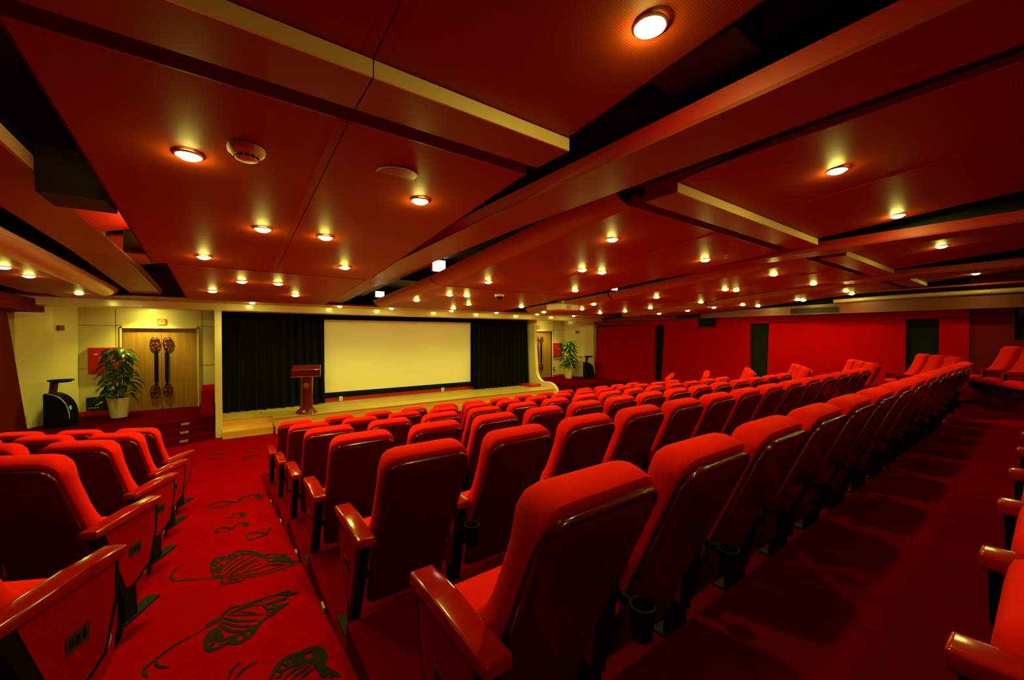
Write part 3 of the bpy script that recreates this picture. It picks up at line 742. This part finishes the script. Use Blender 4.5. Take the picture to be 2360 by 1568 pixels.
for i in range(6):
    lab = 'folded red seat in the row at the right picture edge, %s from the left' % ORD[i]
    s = place(seatC, firstC, (1.412+PITCH*i, seat_y(0)-.03, LEV[0]), 0, lab, 'seats at the right edge', ('cup_holder',))
    for c in s.children:     # tip-up seats folded against the backs
        if c.name.startswith('seat_'):
            a = math.radians(42); piv = Vector((0, -.03, .42)); c.rotation_euler = (a, 0, 0); c.location = piv+Vector((0, -.025, .0))-Matrix.Rotation(a, 3, 'X') @ piv
def add_end(s, holder=endarm):
    for ch in list(holder.children):
        c = ch.copy(); COL.objects.link(c); c.parent = s
        for g in list(ch.children):
            d = g.copy(); COL.objects.link(d); d.parent = c
LROW = {1: 'nearest row', 2: 'second row', 3: 'third row', 4: 'fourth row', 5: 'front row'}
for k, nn in ((5, 4), (4, 4), (3, 3), (2, 2), (1, 1)):
    for j in range(nn-1, -1, -1):
        tip = left_tip(k); base = tip-lrot(.285, .22)+j*PITCH*Vector((-math.cos(TH), math.sin(TH)))
        lab = 'angled red seat in the left block, %s, %s' % (LROW[k], 'on the aisle' if j == 0 else ORD[j]+' from the aisle')
        if j: lab = 'angled red seat in the left block, %s, %s in from the aisle' % (LROW[k], ORD[j])
        s = place(seatL, firstL, (base.x, base.y, LEV[k]+LDROP), -TH, lab, 'left block seats', () if j else ('cup_holder', 'armrest', 'side_frame'))
        if j == 0: ends.append(s)
RROW = {0: 'rearmost row by the dark window', 1: 'second row from the rear', 2: 'third row from the rear', 3: 'fourth row from the rear', 4: 'fifth row from the rear', 5: 'sixth row from the rear', 6: 'row nearest the stage'}
for k in range(0, 7):
    for j in range(3):
        tip = left_tip(k, True); base = tip-lrot(.285, .22)+j*PITCH*Vector((-math.cos(TH), math.sin(TH)))
        lab = 'inward-turned red seat, right block, %s, %s' % (RROW[k], ['aisle seat', 'middle seat', 'seat nearest the wall'][j])
        s = place(seatC, firstC, (XMIR-base.x, base.y, LEV[k]), TH, lab, 'right block seats', () if j else ('cup_holder', 'armrest', 'side_frame'))
        if j == 2: ends.append(s)
        if j == 0: left_ends.append(s)
for s in ends: add_end(s)
for s in left_ends: add_end(s, endarm_left)
for h in (endarm, endarm_left):
    for ch in list(h.children):
        for g in list(ch.children): bpy.data.objects.remove(g)
        bpy.data.objects.remove(ch)
    bpy.data.objects.remove(h)

# ------------------------------------------------------------------ step lights
def step_light(loc, label, axis='x'):
    bm = NB()
    if axis == 'x': box(bm, -.006, .006, -.035, .035, -.014, .014)
    else: box(bm, -.07, .07, -.012, .006, -.022, .022)
    o = obj('step_light', bm, M['steplamp'], None); o.location = loc
    tag(o, label, 'step light', 'step lights'); return o
for i, k in enumerate(range(1, 6)):
    step_light((XP0-.005, seat_y(k)+.42, LEV[k]-.05), 'small metal step light set in the edge of the centre platform, %s from the camera' % ORD[i])
for i, k in enumerate(range(1, 6)):
    tip = left_tip(k); b = tip-lrot(.285, .22)+lrot(0, .98)
    step_light((-.47, b.y-.22, LEV[k]-.13), 'small metal step light set in the edge of the left platform, %s from the camera' % ORD[i])
for i, (y0, z, nm) in enumerate(((10.88, PLAT-.07, 'top'), (10.70, PLAT-.21, 'middle'), (10.51, PLAT-.35, 'bottom'))):
    o = step_light((-.67, y0-.222, z), 'pale oblong step light on the %s step below the left double door' % nm, 'y'); o.rotation_euler = (0, 0, math.radians(23.6))
o = step_light((9.69, .55, LEV[0]-.09), 'pale oblong step light on the step edge of the right block', 'x')

# ------------------------------------------------------------------ alcove furniture
def leaf_shape(bm, base, d, ln, wd, droop, mi=0):
    d = Vector(d).normalized(); side = d.cross(Vector((0, 0, 1))).normalized(); up = side.cross(d)
    n = 7; L = []; C = []; R = []
    for i in range(n+1):
        t = i/n; c = Vector(base)+d*ln*t+Vector((0, 0, -droop*t*t)); ww = wd*math.sin(PI*min(1, t**.75))**.8*(1-.15*t) if 0 < i < n else .002
        L.append(bm.verts.new(c+side*ww+up*ww*.25)); C.append(bm.verts.new(c)); R.append(bm.verts.new(c-side*ww+up*ww*.25))
    for i in range(n):
        for A, B in ((L, C), (C, R)): bm.faces.new((A[i], A[i+1], B[i+1], B[i])).material_index = mi
def plant(loc, h, label, seed, sc=1.0):
    rnd = random.Random(seed); t = thing('potted_plant', label, 'plant', loc)
    bm = NB(); lathe(bm, [(0,0),(.14,0),(.145,.02),(.20,.42),(.215,.425),(.215,.455),(.195,.455),(.185,.40),(0,.40)], 28); obj('pot', bm, M['pot'], t, True, 40)
    bm = NB(); lathe(bm, [(.186, .40), (.1, .41), (0, .415)], 20); obj('soil', bm, M['soil'], t, True)
    bs = NB(); leaves = NB()
    for q in range(5):
        a = q*1.256+.3; tube(bs, [(.05*math.cos(a)*(1+u*1.3), .05*math.sin(a)*(1+u*1.3), .40+(h-.6)*u*(1-.07*q)) for u in (0, .3, .6, 1)], [.016, .014, .011, .007], 6)
    for q in range(66):
        u = (q/66); z = .40+.08+(h-.55)*u; a = q*2.4+rnd.uniform(-.3, .3)
        r0 = .05+.03*rnd.random(); reach = (.36-.24*abs(u-.38)-.10*u)*rnd.uniform(.7, 1.1)
        p0 = Vector((r0*math.cos(a), r0*math.sin(a), z-.05)); p1 = Vector(((r0+reach*.45)*math.cos(a), (r0+reach*.45)*math.sin(a), z+.05))
        tube(bs, [p0, p0.lerp(p1, .5)+Vector((0, 0, .02)), p1], [.006, .005, .004], 5)
        el = rnd.uniform(-.35, .35); leaf_shape(leaves, p1, (math.cos(a), math.sin(a), el), -.0+.19+.09*rnd.random(), .068+.03*rnd.random(), .13+.07*rnd.random())
    obj('stems', bs, M['stem'], t, True, 50)
    lv = obj('foliage', leaves, M['leaf'], t, True); so = lv.modifiers.new('thickness', 'SOLIDIFY'); so.thickness = .002
    t.scale = (sc, sc, sc); return t
plant((-1.85, 11.95, PLAT), 1.62, 'bushy green potted plant in front of the red hose cabinet on the left', 4, .94)
plant((11.50, 11.85, PLAT), 1.58, 'bushy green potted plant in the right alcove beside the double door', 9)

def hose_cabinet(loc, label):
    t = thing('hose_cabinet', label, 'cabinet', loc)
    bm = NB(); box(bm, -.27, .27, -.02, .04, 0, .58); bevel(bm, .015, 2); obj('cabinet_body', bm, M['redbox'], t)
    bm = NB(); box(bm, -.245, .13, -.030, -.021, .03, .55); d = obj('cabinet_door', bm, M['redbox'], t)
    bm = NB(); box(bm, -.17, -.11, -.034, -.031, .42, .445); box(bm, -.09, .10, -.034, -.031, .34, .355); obj('white_mark', bm, M['white'], d)
    bm = NB(); box(bm, .14, .26, -.032, -.021, .30, .56); obj('glass_panel', bm, M['glassdark'], t)
hose_cabinet((-2.16, 12.555, -.86), 'red fire hose cabinet on the wall behind the left plant')
hose_cabinet((11.56, 12.555, -.92), 'red fire hose cabinet behind the right plant')
def alarm(loc, rz, label):
    t = thing('alarm_box', label, 'alarm', loc, rz)
    bm = NB(); box(bm, -.075, .075, -.04, 0, -.055, .055); bevel(bm, .012, 2); obj('housing', bm, M['alarm'], t)
    bm = NB(); box(bm, .0, .05, -.046, -.041, -.03, .03); bevel(bm, .002, 1); obj('sounder_lens', bm, M['redbox'], t)
alarm((-2.742, 12.10, .15), math.radians(72), 'small dark red alarm box high on the left yellow pier')
alarm((12.25, 12.08, .13), math.radians(-60), 'small dark red alarm box high on the right yellow pier')
def door_sign(loc, label):
    t = thing('wall_sign', label, 'sign', loc)
    bm = NB(); box(bm, -.085, .085, -.02, 0, -.075, .075); bevel(bm, .006, 1); obj('plate', bm, M['orange'], t)
    bm = NB()
    for r in (.05, .032): tube(bm, [(r*math.cos(2*PI*q/16), -.022, r*math.sin(2*PI*q/16)) for q in range(16)], .005, 5, 0, True)
    obj('mark', bm, M['white'], t, True)
door_sign((-1.20, 12.596, .315), 'small faded orange square sign above the left double door')
door_sign((10.50, 12.596, .315), 'small faded orange square sign above the right double door')
def exit_sign(loc, label, wd, arrow):
    t = thing('exit_sign', label, 'sign', loc)
    bm = NB(); box(bm, -wd/2, wd/2, -.025, 0, 0, .30); bevel(bm, .005, 1); obj('sign_box', bm, M['signdark'], t)
    bm = NB(); prism(bm, [(-.06, .12), (.02, .17), (.01, .185), (.07, .20), (.045, .15), (.035, .16), (-.045, .105)], -.028, -.0255, 'y'); obj('arrow', bm, M['signwhite'], t)
    bm = NB()
    for q in range(4): box(bm, -wd*.4+wd*.11*q, -wd*.4+wd*.11*q+.022, -.028, -.0255, .05, .075)
    obj('lettering', bm, M['signwhite'], t)
exit_sign((-2.27, 12.585, PLAT+.10), 'dark low exit sign with a white arrow behind the left plant', .40, True)
t = thing('exit_sign', 'small glowing green exit light low on the wall beside the right plant', 'sign', (11.36, 12.585, PLAT+.30))
bm = NB(); box(bm, -.05, .05, -.03, 0, 0, .12); bevel(bm, .005, 1); obj('sign_box', bm, M['signdark'], t)
bm = NB(); box(bm, -.03, .03, -.034, -.0305, .03, .09); obj('lit_face', bm, M['signgreen'], t)
def bin_stand(loc, label, rz=0):
    t = thing('waste_bin', label, 'bin', loc, rz)
    bm = NB()
    pts = [(-.18, 0), (.16, 0)]
    for i in range(13):
        a = PI/2*i/12; pts.append((-.18+.36*math.cos(a)**.9, .16+.50*math.sin(a)**.9))
    prism(bm, pts, -.17, .17, 'y'); bevel(bm, .008, 1); obj('curved_body', bm, M['plastic'], t)
    bm = NB(); tube(bm, [(p[0]+.004, -.172, p[1]) for p in pts[2:-1]], .008, 6); obj('rim_trim', bm, M['white'], t, True)
    bm = NB(); prism(bm, [(-.16, .60), (-.08, .60), (-.05, .872), (-.13, .872)], -.05, .05, 'y'); obj('stem', bm, M['carved'], t)
    bm = NB(); lathe(bm, [(0, .86), (.13, .86), (.19, .90), (.185, .91), (.12, .875), (0, .872)], 24); obj('tray_top', bm, M['plastic'], t, True, 40)
    bm = NB(); box(bm, .150, .166, -.10, -.05, .30, .40); g = obj('green_reflection', bm, M['signgreen'], t)  # glowing box added in place of the exit sign's green reflection
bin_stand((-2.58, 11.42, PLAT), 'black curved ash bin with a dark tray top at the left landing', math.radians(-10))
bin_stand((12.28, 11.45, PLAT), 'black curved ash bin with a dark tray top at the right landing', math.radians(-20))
bm = NB(); prism(bm, [(10.95, PLAT), (11.7, PLAT), (11.7, PLAT+.62), (11.15, PLAT+.55)], -.42, -.19, 'x'); bevel(bm, .008, 1)
tag(obj('cheek_block', bm, M['side']), 'red carpeted block between the left double door and the cream stage wall', 'block')
t = thing('wall_socket', 'small dark wall socket beside the left double door', 'socket', (-.42, 12.596, PLAT+.25))
bm = NB(); box(bm, -.03, .03, -.015, 0, 0, .14); bevel(bm, .004, 1); obj('plate', bm, M['plastic'], t)

# ------------------------------------------------------------------ ceiling equipment
t = thing('smoke_detector', 'round cream smoke detector on the ceiling beside the near left downlight', 'detector', (.105, 2.557, pz(2.557)))
bm = NB(); lathe(bm, [(0, 0), (.085, 0), (.088, -.012), (.084, -.030), (.070, -.042), (.062, -.045), (0, -.045)], 32); obj('base', bm, M['white'], t, True, 35)
bm = NB(); lathe(bm, [(0, -.045), (.055, -.045), (.053, -.062), (.040, -.068), (0, -.070)], 32); obj('chamber', bm, M['white'], t, True, 35)
bm = NB()
for q in range(12):
    a = 2*PI*q/12; c = Vector((.0545*math.cos(a), .0545*math.sin(a), -.054)); tmp = bmesh.new(); box(tmp, -.010, .010, -.002, .002, -.006, .006)
    bmesh.ops.rotate(tmp, verts=tmp.verts, cent=(0,0,0), matrix=Matrix.Rotation(a+PI/2, 3, 'Z')); bmesh.ops.translate(tmp, verts=tmp.verts, vec=c)
    me = bpy.data.meshes.new('tmp'); tmp.to_mesh(me); tmp.free(); bm.from_mesh(me); bpy.data.meshes.remove(me)
obj('vents', bm, M['black'], t)
t = thing('ceiling_speaker', 'round flush loudspeaker grille in the ceiling over the left aisle', 'speaker', (.89, 2.456, pz(2.456)))
bm = NB(); lathe(bm, [(.118, 0), (.128, -.003), (.130, .002)], 40); obj('rim', bm, M['cream'], t, True, 40)
bm = NB(); lathe(bm, [(.1185, .0), (.1, -.0015), (0, -.002)], 40); obj('grille', bm, M['perf'], t, True, 40)
t = thing('sprinkler', 'small sprinkler head on the ceiling over the centre seats', 'sprinkler', (5.09, 2.45, pz(2.45)))
bm = NB(); lathe(bm, [(0, 0), (.03, 0), (.03, -.006), (.008, -.008), (.008, -.04), (.025, -.045), (.025, -.05), (0, -.05)], 16); obj('head', bm, M['redbox'], t, True, 40)
t = thing('dome_camera', 'round white dome security camera under the ceiling above the screen', 'camera', (3.977, 5.85, pz(5.85)))
bm = NB(); lathe(bm, [(0, 0), (.085, 0), (.09, -.01), (.085, -.035), (.07, -.04), (0, -.04)], 28); obj('base', bm, M['white'], t, True, 35)
bm = NB(); lathe(bm, [(.068, -.04), (.062, -.065), (.045, -.088), (.02, -.099), (0, -.10)], 28); obj('dome', bm, M['glassdark'], t, True)
t = thing('projector', 'white video projector hanging from the ceiling right of the screen', 'projector', (5.75, 6.1, .517), math.radians(8))
bm = NB(); box(bm, -.29, .29, -.2, .2, 0, .12); bevel(bm, .02, 2); obj('projector_body', bm, M['white'], t)
bm = NB(); box(bm, -.28, .28, -.19, .19, .121, .135); obj('top_cover', bm, M['grey'], t)
bm = NB()
for q in range(5): box(bm, -.13, .01, -.206, -.201, .025+.015*q, .033+.015*q)
obj('vent_grille', bm, M['grey'], t)
bm = NB(); lathe(bm, [(.045, 0), (.05, .04), (.03, .045), (0, .02)], 20)
bmesh.ops.rotate(bm, verts=bm.verts, cent=(0,0,0), matrix=Matrix.Rotation(math.radians(-90), 3, 'X')); bmesh.ops.translate(bm, verts=bm.verts, vec=(.12, .2, .06)); obj('lens', bm, M['glassdark'], t, True, 40)
bm = NB(); tube(bm, [(0, 0, .135), (0, 0, .215)], .03, 12); box(bm, -.07, .07, -.07, .07, .195, .212); obj('ceiling_mount', bm, M['white'], t, True, 40)
t = thing('wall_speaker', 'black loudspeaker on the right red wall between the two far doorways', 'speaker', (12.60, 6.64, .28))
bm = NB(); box(bm, -.13, .15, -.22, .22, 0, .25); bevel(bm, .015, 2); obj('cabinet', bm, M['plastic'], t)
bm = NB(); box(bm, -.14, -.131, -.19, .19, .03, .22); obj('grille', bm, M['black'], t)
def vent(y0, y1, z, label):
    t = thing('air_vent', label, 'vent', (12.418, (y0+y1)/2, z)); h = (y1-y0)/2
    bm = NB(); box(bm, -.004, .0, -h, h, 0, .15); obj('backing', bm, M['black'], t)
    bm = NB()
    for a, b, c, d in ((-h, h, 0, .012), (-h, h, .138, .15), (-h, -h+.012, 0, .15), (h-.012, h, 0, .15)): box(bm, -.014, -.004, a, b, c, d)
    obj('frame', bm, M['baffle'], t)
    bm = NB()
    for q in range(6): box(bm, -.010, -.004, -h+.012, h-.012, .022+.020*q, .028+.020*q)
    obj('slats', bm, M['baffle'], t)
vent(3.2, 4.25, .57, 'dark slatted air vent in the right soffit above the middle doorway')
vent(6.75, 7.6, .55, 'dark slatted air vent in the right soffit above the far black speaker')

# ------------------------------------------------------------------ light inside the ceiling coves
area('cove_glow', (-.60, 4.75, .93), (0, math.radians(150), 0), .06, 1.0, 6, (1, .6, .15))
area('cove_glow', (-.48, 6.3, .80), (0, math.radians(150), 0), .06, 1.0, 4, (1, .6, .15))
area('cove_glow', (-.64, 3.2, 1.05), (0, math.radians(80), 0), .05, .8, .8, (1, .7, .2))
area('cove_glow', (1.63, 2.7, 1.16), (0, math.radians(-75), 0), .05, 1.8, .35, (1, .5, .1))
